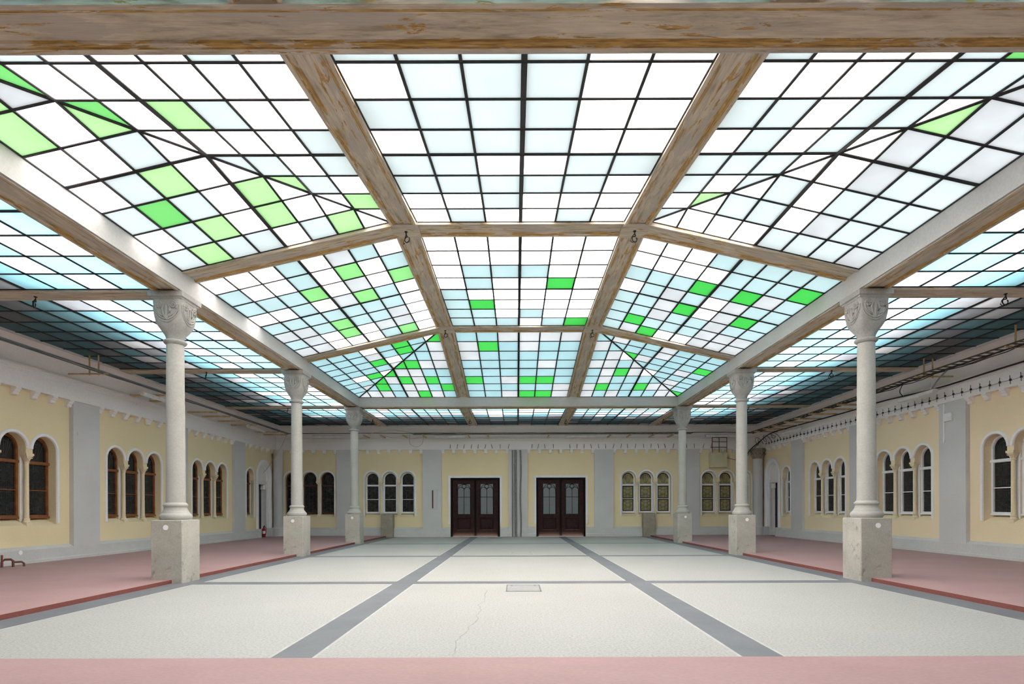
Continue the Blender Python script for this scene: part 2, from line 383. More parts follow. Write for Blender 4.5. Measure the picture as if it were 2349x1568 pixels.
def front_wall():
    P = MAPS['front']; mb = MB(); mb.poly([[(-WX - .5, -.05), (WX + .5, -.05), (WX + .5, 6.6), (-WX - .5, 6.6)]], 0, 0, 'yellow', P)
    w = struct(build('wall_front', mb, origin=(0, 0, 0)))
    for u in BACK_P:
        q = MB().box((u - .485, YF, 0), (u + .485, YF + .12, ZC + .02), 'grey'); build('pilaster', q, w)
    base_board('front', [(-WX, WX)])
side_wall('left'); side_wall('right'); back_wall(); front_wall()

# cornice with its brackets
PROF = [(0.0, ZC), (.15, ZC), (.15, 4.86), (.162, 4.87), (.162, 4.915), (.175, 4.925), (.175, 4.975), (.19, 4.985), (.19, 5.03), (.12, 5.05)]
for i in range(1, 9):
    a = i / 8 * PI / 2; PROF.append((.12 + .33 * (1 - math.cos(a)), 5.05 + .55 * math.sin(a)))
PROF += [(.47, 5.60), (.47, 5.74), (0.0, 5.74)]
def bracket_mesh():
    mb = MB(); pr = [(0, -.19), (.05, -.19), (.075, -.165), (.075, -.125), (.11, -.09), (.13, -.05), (.15, -.05), (.15, .0), (0, 0)]
    mb.loft([[(x, -y, z) for y, z in pr] for x in (-.075, .075)], 'white'); return mb.mesh('bracket')
BR = bracket_mesh()
def cornice(n, side, a, b, pil, skip=None):
    P = MAPS[side]; mb = MB(); mb.loft([[P(u, z, -r) for r, z in PROF] for u in (a, b)], 'white')
    t = struct(build('trim_%d' % n, mb, origin=(0, 0, 0), smooth=30))
    edges = sorted([a + .0, b - .0] + [p + s * .485 for p in pil for s in (-1, 1) if a < p < b])
    pans = list(zip(edges[::2], edges[1::2]))
    for u0, u1 in pans:
        if u1 - u0 < 1: continue
        u0 = max(u0, a + .25); u1 = min(u1, b - .25); k = max(1, round((u1 - u0 - .15) / .56))
        for i in range(k + 1):
            u = u0 + .075 + (u1 - u0 - .15) * i / k
            o = bpy.data.objects.new('bracket', BR); link(o, t); o.location = P(u, ZC, 0); o.rotation_euler = (0, 0, ROT[side])
cornice(1, 'left', YF, YB, SIDE_P); cornice(2, 'back', -WX, WX, BACK_P); cornice(3, 'right', YF, YB, SIDE_P); cornice(4, 'front', -WX, WX, BACK_P)

# ------------------------------------------------------------------ windows (rows of arches over one sill)
def sash_mb(mat):
    h = HALF - .005; t = .065; z0 = ZS1 - .02; zt0, zt1 = 2.60, 2.69; zm = 1.93
    outer = [(-h, z0), (h, z0)] + arc(0, ZSP, h, 0, PI, 18)
    fan = [(-h + t, zt1), (h - t, zt1)] + arc(0, ZSP, h - t, 0, PI, 16)
    up = [(-h + t, zm + .014), (h - t, zm + .014), (h - t, zt0), (-h + t, zt0)]
    lo = [(-h + t, z0 + .09), (h - t, z0 + .09), (h - t, zm - .014), (-h + t, zm - .014)]
    mb = MB(); mb.poly([outer, fan, up, lo], .27, .34, mat)
    mb.box((-h - .0, .235, zt0 + .01), (h, .27, zt1 - .01), mat); mb.box((-h, .24, z0), (h, .27, z0 + .05), mat)
    mb.tube([(x, .265, z) for x, z in arc(0, ZSP, h - t + .02, 0, PI, 16)], .014, mat, 5); return mb
def glass_mb(mat):
    h = HALF - .03; mb = MB(); mb.poly([[(-h, ZS1), (h, ZS1)] + arc(0, ZSP, h, 0, PI, 16)], .315, .325, mat); return mb
def lead_mb(mat, border=None):
    mb = MB(); y = .311; r = .0065; h = .285
    def ln(*p): mb.tube([(a, y, b) for a, b in p], r, mat, 4)
    for z0, z1 in ((1.29, 1.916), (1.944, 2.60)):
        zc = (z0 + z1) / 2
        mb.tube([(a, y, b) for a, b in arc(0, zc, .135, 0, 2 * PI, 18)[:-1]], r, mat, 4, True)
        mb.tube([(a, y, b) for a, b in arc(0, zc, .095, 0, 2 * PI, 14)[:-1]], r * .7, mat, 4, True)
        for s in (-1, 1):
            ln((s * .135, zc), (s * h, zc)); ln((s * .235, z0), (s * .235, z1)); ln((s * .075, zc + .115), (s * .075, z1)); ln((s * .075, zc - .115), (s * .075, z0))
            for q in (-1, 1): ln((s * .075, zc + q * .115), (s * .235, zc + q * .21)); mb.tube([(a, y, b) for a, b in arc(s * .155, zc + q * .235, .05, 0, 2 * PI, 8)[:-1]], r * .7, mat, 4, True)
        ln((-h, z1 - .05), (h, z1 - .05)); ln((-h, z0 + .05), (h, z0 + .05))
        if border:
            for s in (-1, 1): mb.box((min(s * .29, s * .245), y - .002, z0), (max(s * .29, s * .245), y + .004, z1), border)
            mb.box((-h, y - .002, z0), (h, y + .004, z0 + .04), border); mb.box((-h, y - .002, z1 - .04), (h, y + .004, z1), border)
    for a in (.2, .33, .5, .67, .8): ln((0.06 * math.cos(a * PI), 2.74), (.27 * math.cos(a * PI), 2.98 + .27 * math.sin(a * PI)))
    mb.tube([(a, y, b) for a, b in arc(0, ZSP, .17, .0, PI, 10)], r, mat, 4)
    if border: mb.tube([(a, y, b) for a, b in arc(0, ZSP, .262, 0, PI, 14)], .026, border, 4)
    return mb
def colonnette_mb():
    mb = MB(); y = .075
    mb.box((-.095, y - .085, 1.0), (.095, y + .10, 1.10), 'cream')
    mb.lathe([(.092, 1.10), (.097, 1.115), (.092, 1.135), (.072, 1.15), (.066, 1.17), (.074, 1.185), (.070, 1.20), (.056, 1.21), (.056, 1.24), (.052, 2.62), (.066, 2.635), (.066, 2.65), (.052, 2.66)], (0, y, 0), 'cream', 16)
    rings = []
    for k in range(7):
        t = k / 6; a = .052 + .048 * t ** 1.3; n = 2 + 6 * t; ring = []
        for i in range(24):
            th = 2 * PI * i / 24; c, s = math.cos(th), math.sin(th)
            ring.append((a * math.copysign(abs(c) ** (2 / n), c), y + a * math.copysign(abs(s) ** (2 / n), s), 2.66 + .14 * t))
        rings.append(ring)
    mb.loft(rings, 'cream'); mb.box((-.115, y - .105, 2.80), (.115, y + .105, 2.86), 'cream')
    for q in (-1, 1):
        mb.tube([(q * .06 + .03 * math.cos(a), y - .088 + .0, 2.765 + .03 * math.sin(a)) for a in [i * .7 for i in range(9)]], .009, 'cream', 5)
    for q in (-.03, 0, .03): mb.tube([(q * .4, y - .065, 2.67), (q, y - .08, 2.72), (q * 1.4, y - .09, 2.76)], .010, 'cream', 5)
    return mb
def pier_mb():
    mb = MB(); mb.box((-.10, .17, 1.05), (.10, .36, ZI), 'cream'); mb.box((-.095, .155, 1.12), (.095, .17, ZI - .005), 'trim'); return mb
def hood_mb(us, half_open=False):
    mb = MB(); r = HALF + .048
    for k, u in enumerate(us):
        p = []
        if k == len(us) - 1 and not half_open: p += [(u + r, ZS0 + .03), (u + r, 1.6), (u + r, 2.2)]
        p += arc(u, ZSP, r, 0 if True else 0, PI, 18)
        if k == 0: p += [(u - r, 2.2), (u - r, 1.6), (u - r, ZS0 + .03)]
        mb.tube([(a, -.005, b) for a, b in p], (.046, .04), 'trim', 8, flat=(0, 1, 0))
    return mb
PROTO = {}
def proto(key, fn, smooth=40):
    if key not in PROTO: PROTO[key] = fn().mesh(key[0], smooth)
    return PROTO[key]
def put(name, me, parent, x=0):
    o = bpy.data.objects.new(name, me); link(o, parent); o.location = (x, 0, 0); return o
WN = [0]
def window_row(side, uc, frame, glass, lead, single=False, border=None):
    WN[0] += 1
    loc = MAPS[side](uc, 0, 0); root = struct(empty('window_%d' % WN[0], loc, ROT[side]))
    us = [0] if single else [-SP, 0, SP]
    if frame == 'darkbrown': root['label'] = 'row of three round arched windows with dark brown frames'
    for u in us:
        s = put('sash', proto(('sash', frame), lambda: sash_mb(frame)), root, u); s.location.y = -.075
        put('glass', proto(('glass', glass), lambda: glass_mb(glass)), s); put('leading', proto(('leading', lead, border), lambda: lead_mb(lead, border)), s)
    cs = [-SP / 2, SP / 2] if not single else [(HALF + .10) * (1 if side == 'left' else -1)]
    for c in cs:
        put('colonnette', proto(('colonnette',), colonnette_mb), root, c); put('pier', proto(('pier',), pier_mb, None), root, c)
    if single: put('hood_moulding', proto(('hood_moulding', 1), lambda: hood_mb([0])), root)
    else: put('hood_moulding', proto(('hood_moulding', 3), lambda: hood_mb([-SP, 0, SP])), root)
    return root
for c in (9.25, 13.65, 18.05, 22.45): window_row('left', c, 'brown', 'dglass', 'lead')
window_row('left', 25.80, 'brown', 'dglass', 'lead', True)
window_row('back', -10.72, 'darkbrown', 'dglass', 'lead'); window_row('back', -6.6, 'wframe', 'dglass', 'lead')
window_row('back', 6.6, 'wframe', 'oglass', 'lead', border='olead'); window_row('back', 10.72, 'wframe', 'oglass', 'lead', border='olead')
window_row('right', 25.80, 'wframe', 'dglass', 'lead', True)
for c in (22.45, 18.05, 13.65, 9.25): window_row('right', c, 'wframe', 'dglass', 'lead')

# ------------------------------------------------------------------ doors
def double_door(n, uc):
    root = struct(empty('door_%d' % n, (uc, YB, 0)))
    cs = MB(); w = 1.265
    for s in (-1, 1): cs.box((min(s * w, s * (w + .11)), -.05, .0 + .66), (max(s * w, s * (w + .11)), .02, 3.13), 'trim')
    cs.box((-w, -.05, 3.02), (w, .02, 3.13), 'trim'); build('casing', cs, root, local=True)
    fr = MB()
    for s in (-1, 1): fr.box((min(s * w, s * (w - .10)), .0, .0), (max(s * w, s * (w - .10)), .3, 3.02), 'doorframe')
    fr.box((-w + .1, .0, 2.93), (w - .1, .3, 3.02), 'doorframe'); fr.box((-w, .28, 0), (w, .32, 3.02), 'doorframe'); build('door_frame', fr, root, local=True)
    for s in (-1, 1):
        x0, x1 = (-1.165, -.006) if s < 0 else (.006, 1.165); c = (x0 + x1) / 2
        lf = MB(); gx = .345; outer = [(x0, .02), (x1, .02), (x1, 2.93), (x0, 2.93)]
        g = [(c - gx, 1.15), (c + gx, 1.15), (c + gx, 2.72), (c - gx, 2.72)]; pn = [(c - gx, .36), (c + gx, .36), (c + gx, .97), (c - gx, .97)]
        lf.poly([outer, g, pn], .10, .16, 'door')
        for l in (g, pn): lf.tube([(u, .098, v) for u, v in l], .018, 'door', 4, True)
        lf.box((x1 - .05 if s < 0 else x0, .075, .02), (x1 if s < 0 else x0 + .05, .10, 2.93), 'doorframe')
        leaf = build('door_leaf', lf, root, local=True)
        gl = MB().box((c - gx, .125, 1.15), (c + gx, .135, 2.72), 'doorglass'); build('glass', gl, leaf, local=True)
        tr = MB(); y = .118; q = .011
        def ln(p, r=q): tr.tube([(a, y, b) for a, b in p], r, 'doorframe', 5)
        hw = gx * .94; zs = 2.28
        ln([(c, 1.15), (c, 2.43)]); ln([(c - gx, 2.03), (c + gx, 2.03)])
        for k in (-1, 1):
            ln([(c + k * hw, 1.15), (c + k * hw, zs)]); ln(arc(c + k * hw / 2, zs + .10, hw / 2, 0, PI, 12)); ln([(c + k * hw, zs), (c + k * hw, zs + .10)])
        ln(arc(c, zs + .10, hw, 0, PI, 18)); ln([(a, b) for a, b in arc(c, 2.585, .105, 0, 2 * PI, 16)], .014)
        build('tracery', tr, leaf, local=True)
        pa = MB(); pa.box((c - gx, .135, .36), (c + gx, .15, .97), 'door'); pa.cbox((c - gx + .05, .115, .42), (c + gx - .05, .14, .91), 'door', .012); build('lower_panel', pa, leaf, local=True)
        kp = MB().box((x0 + .06, .094, .05), (x1 - .06, .10, .22), 'brass'); build('kick_plate', kp, leaf, local=True)
        hx = x1 - .10 if s < 0 else x0 + .10
        hd = MB(); hd.box((hx - .02, .085, 1.12), (hx + .02, .10, 1.36), 'brass'); hd.tube([(hx, .09, 1.25), (hx, .05, 1.25), (hx + s * .10, .05, 1.25)], .010, 'brass', 6); build('handle', hd, leaf, local=True, smooth=40)
    return root
double_door(1, -2.2); double_door(2, 2.2)
def side_door(n, side):
    f = 1 if side == 'left' else -1
    root = struct(empty('door_%d' % n, MAPS[side](UD, 0, 0), ROT[side])); r = .62
    su = MB()
    for rad, wd, y in ((r + .09, .10, -.02), (r - .02, .05, .03), (r - .10, .05, .09)):
        su.tube([(a, y, b) for a, b in [(rad, .49)] + [(rad, 1.5)] + arc(0, 3.08, rad, 0, PI, 20) + [(-rad, 1.5), (-rad, .49)]], (wd, .06), 'trim', 8, flat=(0, 1, 0))
    build('arched_surround', su, root, local=True, smooth=40)
    ty = MB(); o = [(-r, AZ), (-.50, AZ), (-.50, 2.45), (-.42, 2.68), (.42, 2.68), (.50, 2.45), (.50, AZ), (r, AZ)] + arc(0, 3.08, r, 0, PI, 18)
    ty.poly([o], .13, .2, 'white'); ty.box((-.62, .08, 2.70), (.62, .14, 2.84), 'trim'); build('tympanum', ty, root, local=True)
    jb = MB()
    for s in (-1, 1): jb.box((min(s * .5, s * .62), .19, AZ), (max(s * .5, s * .62), .40, 2.7), 'white'); jb.cbox((min(s * .36, s * .5), .16, 2.42), (max(s * .36, s * .5), .34, 2.68), 'white', .03)
    jb.box((-.62, .19, 2.67), (.62, .40, 2.8), 'white'); build('jamb', jb, root, local=True)
    lf = MB(); lf.box((-.5, .36, AZ), (.5, .40, 2.68), 'navy')
    for z0, z1 in ((.25, 1.1), (1.3, 2.5)): lf.box((-.36, .345, z0), (.36, .365, z1), 'navy')
    leaf = build('door_leaf', lf, root, local=True)
    hd = MB().tube([(.40 * f, .37, 1.1), (.40 * f, .31, 1.1), (.28 * f, .31, 1.1)], .012, 'brass', 6); build('handle', hd, leaf, local=True)
    pl = MB()
    for s in (-1, 1): pl.cbox((min(s * .58, s * .84), -.17, AZ - .02), (max(s * .58, s * .84), .10, .50), 'base', .02)
    build('plinth', pl, root, local=True)
side_door(3, 'left'); side_door(4, 'right')

# corner columns engaged in the back corners
for s in (-1, 1):
    t = empty('corner_column', (s * (WX - .31), YB - .31, AZ))
    build('shaft', MB().lathe([(.30, 0), (.30, .40), (.25, .46), (.235, .5), (.235, 3.85 if s > 0 else 4.37)], (0, 0, 0), 'grey', 28), t, local=True, smooth=35)
    if s > 0:
        cp = MB().lathe([(.26, 3.85), (.27, 3.88), (.24, 3.90), (.235, 3.95), (.25, 4.15), (.31, 4.30), (.33, 4.37)], (0, 0, 0), 'block', 24)
        for ring_z, rr, hh, off in ((3.92, .25, .17, 0), (4.05, .26, .20, .5)):
            for k in range(8):
                a = (k + off) * PI / 4; c, q = math.cos(a), math.sin(a)
                cp.tube([(c * rr, q * rr, ring_z), (c * (rr + .03), q * (rr + .03), ring_z + hh * .6), (c * (rr + .08), q * (rr + .08), ring_z + hh), (c * (rr + .11), q * (rr + .11), ring_z + hh * .85)], (.07, .03), 'block', 6)
        for k in range(4):
            a = PI / 4 + k * PI / 2
            cp.tube([(math.cos(a) * (.33 + .06 * math.cos(b) * (1 - b / 12)), math.sin(a) * (.33 + .06 * math.cos(b) * (1 - b / 12)), 4.27 + .06 * math.sin(b) * (1 - b / 12)) for b in [i * .6 for i in range(14)]], .025, 'block', 6)
        build('capital', cp, t, local=True, smooth=35)
    tag(t, 'grey round column in the back corner behind the left stone columns, without capital' if s < 0 else 'grey round corner column with a leafy carved capital, in back right corner', 'column', 'corner columns')

# ------------------------------------------------------------------ the six stone columns
def make_column():
    root = empty('stone_column', (0, 0, 0))
    build('pedestal', MB().cbox((-.30, -.30, 0), (.30, .30, 1.215), 'concrete', .012), root, local=True)
    z = 1.215
    build('base', MB().lathe([(.262, z), (.275, z + .02), (.287, z + .055), (.282, z + .09), (.262, z + .115), (.245, z + .125), (.242, z + .14), (.222, z + .165), (.205, z + .20), (.198, z + .235), (.200, z + .25), (.214, z + .262), (.220, z + .285), (.213, z + .305), (.196, z + .315), (.190, z + .325), (.172, z + .335)], (0, 0, 0), 'stone', 40), root, local=True, smooth=50)
    sh = MB(); sh.lathe([(.172, 1.545), (.170, 1.60), (.168, 2.2), (.163, 3.2), (.157, 4.1), (.154, 4.66)], (0, 0, 0), 'stone', 40); build('shaft', sh, root, local=True, smooth=50)
    build('neck_ring', MB().lathe([(.154, 4.64), (.180, 4.655), (.205, 4.685), (.208, 4.705), (.195, 4.72), (.165, 4.735)], (0, 0, 0), 'carve', 36), root, local=True, smooth=50)
    def sec(t):
        e = min(1, t / .46); a = .152 + .118 * (e * e * (3 - 2 * e)) + .018 * t; n = 2 + 7 * max(0, (t - .1) / .9) ** 1.1
        return a, n
    cp = MB(); rings = []
    for k in range(15):
        t = k / 14; a, n = sec(t); ring = []
        for i in range(48):
            th = 2 * PI * i / 48; c, s = math.cos(th), math.sin(th)
            ring.append((a * math.copysign(abs(c) ** (2 / n), c), a * math.copysign(abs(s) ** (2 / n), s), 4.73 + .74 * t))
        rings.append(ring)
    cp.loft(rings, 'carve'); cap = build('capital', cp, root, local=True, smooth=50)
    def surf(u, z):
        a, n = sec((z - 4.73) / .74); u = max(-a * .985, min(a * .985, u)); return (a ** n - abs(u) ** n) ** (1 / n)
    strokes = []
    strokes.append(([(.245 * math.sin(a), 5.42 - .40 * (math.cos(a)) ** .75) for a in [(-1 + 2 * i / 16) * 1.45 for i in range(17)]], .011))
    for q in (-1, 1):
        sp = []
        for i in range(22):
            a = i * .52; rd = .066 * (1 - i / 27); sp.append((q * (.135 + rd * math.cos(a)), 5.335 + rd * math.sin(a)))
        strokes.append((sp, .022))
        strokes.append(([(q * .201, 5.335), (q * .19, 5.25), (q * .14, 5.17), (q * .06, 5.13)], .019))
        strokes.append(([(q * .012, 5.09), (q * .06, 5.17), (q * .075, 5.27), (q * .055, 5.35)], .022))
        strokes.append(([(q * .02, 5.07), (q * .10, 5.10), (q * .16, 5.16), (q * .20, 5.22)], .019))
    strokes.append(([(0, 5.06), (0, 5.15), (0, 5.25), (0, 5.33)], .024)); strokes.append(([(-.27, 5.455), (0, 5.455), (.27, 5.455)], .012))
    cv = MB()
    for pts, r in strokes:
        dense = []
        for (u0, z0), (u1, z1) in zip(pts, pts[1:]):
            for t in (0, .5): dense.append((u0 + (u1 - u0) * t, z0 + (z1 - z0) * t))
        dense.append(pts[-1]); cv.tube([(u, -surf(u, z) - .002, z) for u, z in dense], r, 'carve', 6)
    me = cv.mesh('carving', 60)
    for k in range(4):
        o = bpy.data.objects.new('carving', me); link(o, cap); o.rotation_euler = (0, 0, k * PI / 2)
    ab = MB(); pr = [(.292, 5.46), (.300, 5.485), (.325, 5.50), (.328, 5.50), (.328, 5.598)]
    ab.loft([[(x * r, y * r, z) for x, y in ((-1, -1), (1, -1), (1, 1), (-1, 1))] for r, z in pr], 'carve'); build('abacus', ab, root, local=True)
    return root
pcol = make_column(); first = True
for s, nm in ((-1, 'left'), (1, 'right')):
    for k, y in enumerate(CYS):
        o = pcol if first else copy_tree(pcol); first = False
        o.location = (s * CX, y, 0)
        tag(o, 'stone column on a tall pedestal, %s of the three along the %s side' % (['nearest', 'middle', 'farthest'][k], nm), 'column', 'stone columns around the court')
        d = MB(); zc = 1.07; xc = s * (CX + .03) + (.02 if s < 0 else 0)
        d.loft([[(xc + .05 * math.cos(2 * PI * i / 24), y - .30 - e, zc + .05 * math.sin(2 * PI * i / 24)) for i in range(24)] for e in (.0, .008)], 'disc')
        tag(build('round_plate', d), 'white round disc on the pedestal of the %s stone column on the %s' % (['nearest', 'middle', 'farthest'][k], nm), 'disc', 'white round discs')
d = MB(); d.loft([[(-WX + .125 + e, 13.70 + .055 * math.cos(2 * PI * i / 24), .36 + .055 * math.sin(2 * PI * i / 24)) for i in range(24)] for e in (.0, .012)], 'disc')
tag(build('round_plate', d), 'white round disc on the grey wall base above the rusty pipe stub', 'disc', 'white round discs')

# ------------------------------------------------------------------ ceiling beams
def beam(a, b, half=BH, h=0.22, prof='mould', name='ceiling_beam', mat='beam'):
    """a beam whose soffit runs from a to b; length lies along its own x so the weathering follows it"""
    a, b = Vector(a), Vector(b); L = (b - a).length
    mb = MB(); w = half
    if prof == 'mould':
        pr = [(-w, h), (-w, .0), (-w * .80, .0), (-w * .76, .012), (-w * .62, .018), (-w * .56, .036), (w * .56, .036), (w * .62, .018), (w * .76, .012), (w * .80, .0), (w, .0), (w, h)]
        mk = ['beam', 'beam', 'ochre', 'ochre', 'ochre', 'beam', 'ochre', 'ochre', 'ochre', 'beam', 'beam', 'beam']
    else:
        pr = [(-w, h), (-w, .02), (-w * .9, .0), (w * .9, .0), (w, .02), (w, h)]; mk = [mat] * 6
    n = len(pr); vs = [(x, y, z) for x in (0, L) for y, z in pr]
    for i in range(n): mb.add([vs[i], vs[(i + 1) % n], vs[n + (i + 1) % n], vs[n + i]], [(0, 1, 2, 3)], mk[i])
    mb.add(vs[:n], [tuple(range(n))], mat); mb.add(vs[n:], [tuple(range(n))[::-1]], mat)
    o = bpy.data.objects.new(name, mb.mesh(name)); COL.objects.link(o)
    x = (b - a).normalized(); y = Vector((0, 0, 1)).cross(x).normalized(); z = x.cross(y)
    o.matrix_world = Matrix.Translation(a) @ Matrix((x, y, z)).transposed().to_4x4(); struct(o); return o
def beam_block(x, y, z, w=.27, h=.25):
    pr = MB(); pr.box((x - w, y - w, z - .012), (x + w, y + w, z + h), 'beam'); return struct(build('beam_joint', pr))
# ring beam: white fascia inside, moulded soffit below
def ring():
    zb = ZB
    for s in (-1, 1):
        beam((s * CX, RY0 - BH * 2, zb), (s * CX, RY1 + BH * 2, zb), BH, .30)
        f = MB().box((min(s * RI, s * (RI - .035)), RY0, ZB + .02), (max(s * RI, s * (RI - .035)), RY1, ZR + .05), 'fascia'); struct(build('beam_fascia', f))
    for y, sg in ((RY0 - BH, 1), (RY1 + BH, -1)):
        beam((-RI, y, zb), (RI, y, zb), BH, .30)
        y0 = RY0 if sg > 0 else RY1 - .035
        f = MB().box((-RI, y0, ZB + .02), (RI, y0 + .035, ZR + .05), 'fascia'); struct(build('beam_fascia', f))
ring()
zt = ZT - .05; zr = ZR - .03
for s in (-1, 1):
    x = s * BX
    beam((x, CYS[0], zt), (x, CYS[1], zt)); beam((x, RY0, zr), (x, CYS[0] - .1, zt)); beam((x, RY1, zr), (x, CYS[1] + .1, zt))
    for y in CYS[:2]: beam((s * (BX + .1), y, zt), (s * (RI - .03), y, zr)); beam_block(x, y, zt)
for y in CYS[:2]: beam((-BX, y, zt), (BX, y, zt))
AX1 = 12.05; YA0, YA1 = -.43, 28.0
for s in (-1, 1):
    for y in [RY0 - BH] + CYS: beam((s * RO, y, ZB + .01), (s * (AX1 + .05), y, ZB + .01), .225, .20, 'plain')
    for x in (s * CX, s * BX):
        beam((x, RY1 + .5, ZB + .01), (x, YA1 + .05, ZB + .01), .225, .20); beam((x, RY0 - .5, ZB + .01), (x, YA0 - .05, ZB + .01), .225, .20)

# ------------------------------------------------------------------ skylight panels
def zl(x, y):
    """height of the lantern glass: a hipped glass roof with a level middle"""
    k = ZT - ZR; ax = abs(x); xb = BX + BH
    side = ZR + k * (RI - ax) / (RI - xb); fr = ZR + k * (y - RY0) / (CYS[0] - BH - RY0); bk = ZR + k * (RY1 - y) / (RY1 - CYS[1] - BH)
    return min(side, fr, bk, ZT)
def tok(row):
    out = []; i = 0
    while i < len(row):
        if row[i] == '(': out.append(row[i + 1] + row[i + 2]); i += 4
        else: out.append(row[i]); i += 1
    return out
def panel(x0, x1, y0, y1, nx, ny, z, rows, mats, hip=None, label='', thick=None, cat='skylight', group=None):
    xs = [x0 + (x1 - x0) * i / nx for i in range(nx + 1)]; ys = [y0 + (y1 - y0) * j / ny for j in range(ny + 1)]
    zf = z if callable(z) else (lambda x, y: z)
    root = empty('skylight_panel', ((x0 + x1) / 2, (y0 + y1) / 2, zf((x0 + x1) / 2, (y0 + y1) / 2)))
    g = MB()
    for j in range(ny):
        row = tok(rows[j])
        for i in range(nx):
            p = [(xs[i], ys[j]), (xs[i + 1], ys[j]), (xs[i + 1], ys[j + 1]), (xs[i], ys[j + 1])]
            q = [(a, b, zf(a, b)) for a, b in p]; c = row[i]
            if hip and len(c) == 2:
                # first letter: the half on the front/back slope, second letter: the half on the side slope
                out_x = (0, 3) if x0 < 0 else (1, 2)
                dg = (0, 2) if hip == '/' else (1, 3)
                tris = [(0, 1, 2), (0, 2, 3)] if hip == '/' else [(0, 1, 3), (1, 2, 3)]
                for t in tris:
                    odd = [v for v in t if v not in dg][0]
                    yodd = p[odd][1]; fb = (yodd == ys[j]) if y0 < 12 else (yodd == ys[j + 1])
                    g.add([q[v] for v in t], [(0, 1, 2)], mats[c[0] if fb else c[1]])
            else: g.add(q, [(0, 1, 2, 3)], mats[c[0]])
    build('glazing', g, root)
    b = MB()
    def seg(a, c, w, h=.04, dz=-.012):
        a, c = Vector(a), Vector(c); t = (c - a).normalized(); e = t.cross(Vector((0, 0, 1))).normalized() * w / 2; up = Vector((0, 0, h)); dn = Vector((0, 0, dz))
        b.loft([[p - e + dn, p + e + dn, p + e + dn + up, p - e + dn + up] for p in (a, c)], 'bar')
    tx, ty = (thick or (nx // 2, ny // 2))
    def poly(pts, w):
        # split where the glass folds
        keep = [pts[0]]
        for k in range(1, len(pts) - 1):
            u = (pts[k] - pts[k - 1]).normalized(); v = (pts[k + 1] - pts[k]).normalized()
            if (u - v).length > 1e-3: keep.append(pts[k])
        keep.append(pts[-1])
        for a, c in zip(keep, keep[1:]): seg(a, c, w, .06 if w > .05 else .04)
    for i, x in enumerate(xs): poly([Vector((x, y, zf(x, y))) for y in ys], .066 if i == tx else .036)
    for j, y in enumerate(ys): poly([Vector((x, y, zf(x, y))) for x in xs], .056 if j == ty else .033)
    if hip:
        pa, pb = ((x0, y0), (x1, y1)) if hip == '/' else ((x1, y0), (x0, y1))
        seg((*pa, zf(*pa)), (*pb, zf(*pb)), .058, .05)
    build('glazing_bars', b, root)
    tag(root, label, cat, group or 'glass panels of the raised skylight'); return root
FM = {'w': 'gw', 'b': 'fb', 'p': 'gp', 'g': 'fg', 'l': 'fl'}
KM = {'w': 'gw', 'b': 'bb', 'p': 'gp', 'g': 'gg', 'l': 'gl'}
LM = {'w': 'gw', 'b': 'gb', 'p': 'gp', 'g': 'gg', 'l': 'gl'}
e = .02
XA = (-RI + .035, -BX - BH); XB_ = (-BX + BH, BX - BH); XC = (BX + BH, RI - .035)
YA = (RY0 + .035, CYS[0] - BH); YM = (CYS[0] + BH, CYS[1] - BH); YC = (CYS[1] + BH, RY1 - .035)
FL = ['(bb)bbwwwbw', 'l(gp)wwwwww', 'lw(gl)wlbww', 'wwb(ww)wwwb', 'wblw(bw)bwb', 'bgbwl(lw)bw', 'wblwlw(ww)l', 'blbbwbl(ww)']
FC = ['bbbbww', 'wbbbww', 'bbbbww', 'wbbbww', 'bbwwbb', 'bbbbbw', 'wwbwww', 'wbwwbw']
FR = ['bwwwbgb(bb)', 'wwwbbb(pp)p', 'bbwbb(wl)pp', 'wbwb(ww)pbp', 'bbb(ww)wpbb', 'bw(bw)bwbbb', 'w(lw)bbwpbb', '(bw)wwwbbbp']
ML = ['wwwbwpbw', 'bwwbwlwb', 'bbblwpwl', 'wwbwplbw', 'bbbbbbbw', 'ppblbbpw', 'bpwlwppw', 'ppwwwblw']
MC = ['wwwwww', 'wwwwww', 'wbbbww', 'wbwwgw', 'bwwwww', 'bgwwww', 'bbwbww', 'bbbwbg']
MR = ['wwwbbbbb', 'wwwwbbbg', 'bbbgbgpb', 'wbpbwpbb', 'bbpgwpgb', 'bbpbbpbb', 'bgbbbppp', 'bpgwwppp']
KL = ['bbbwbgb(gw)', 'bbbpbg(bb)p', 'bbbgw(bb)bp', 'bbbb(gp)gpp', 'bwg(gw)ppbb', 'bb(gb)pgpgb', 'b(bp)gbppbg', '(pb)ppbpgpb']
KC = ['bbpppp', 'pgbpbb', 'pbbbbb', 'bbbbpb', 'bbbbbb', 'gbpggb', 'bbbbbp', 'bbpggp']
KR = ['(bb)pbbpbbb', 'p(bb)bbpbbb', 'bp(wg)pbbbg', 'ppb(pb)bbpb', 'bpgp(ww)bbb', 'bpbbb(bb)pb', 'pgbbgp(pp)b', 'pbpbbbp(pg)']
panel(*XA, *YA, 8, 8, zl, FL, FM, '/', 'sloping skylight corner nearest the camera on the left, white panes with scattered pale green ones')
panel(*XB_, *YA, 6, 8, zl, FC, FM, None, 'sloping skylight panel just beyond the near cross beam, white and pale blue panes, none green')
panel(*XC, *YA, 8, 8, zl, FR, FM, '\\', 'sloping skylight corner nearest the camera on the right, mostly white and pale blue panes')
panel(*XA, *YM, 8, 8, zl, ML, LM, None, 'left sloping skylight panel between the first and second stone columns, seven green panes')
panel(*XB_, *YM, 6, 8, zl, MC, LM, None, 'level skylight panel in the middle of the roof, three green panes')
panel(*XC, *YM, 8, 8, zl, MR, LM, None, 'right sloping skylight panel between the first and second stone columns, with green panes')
panel(*XA, *YC, 8, 8, zl, KL, KM, '\\', 'far left skylight corner crossed by a diagonal bar, crowded with green panes')
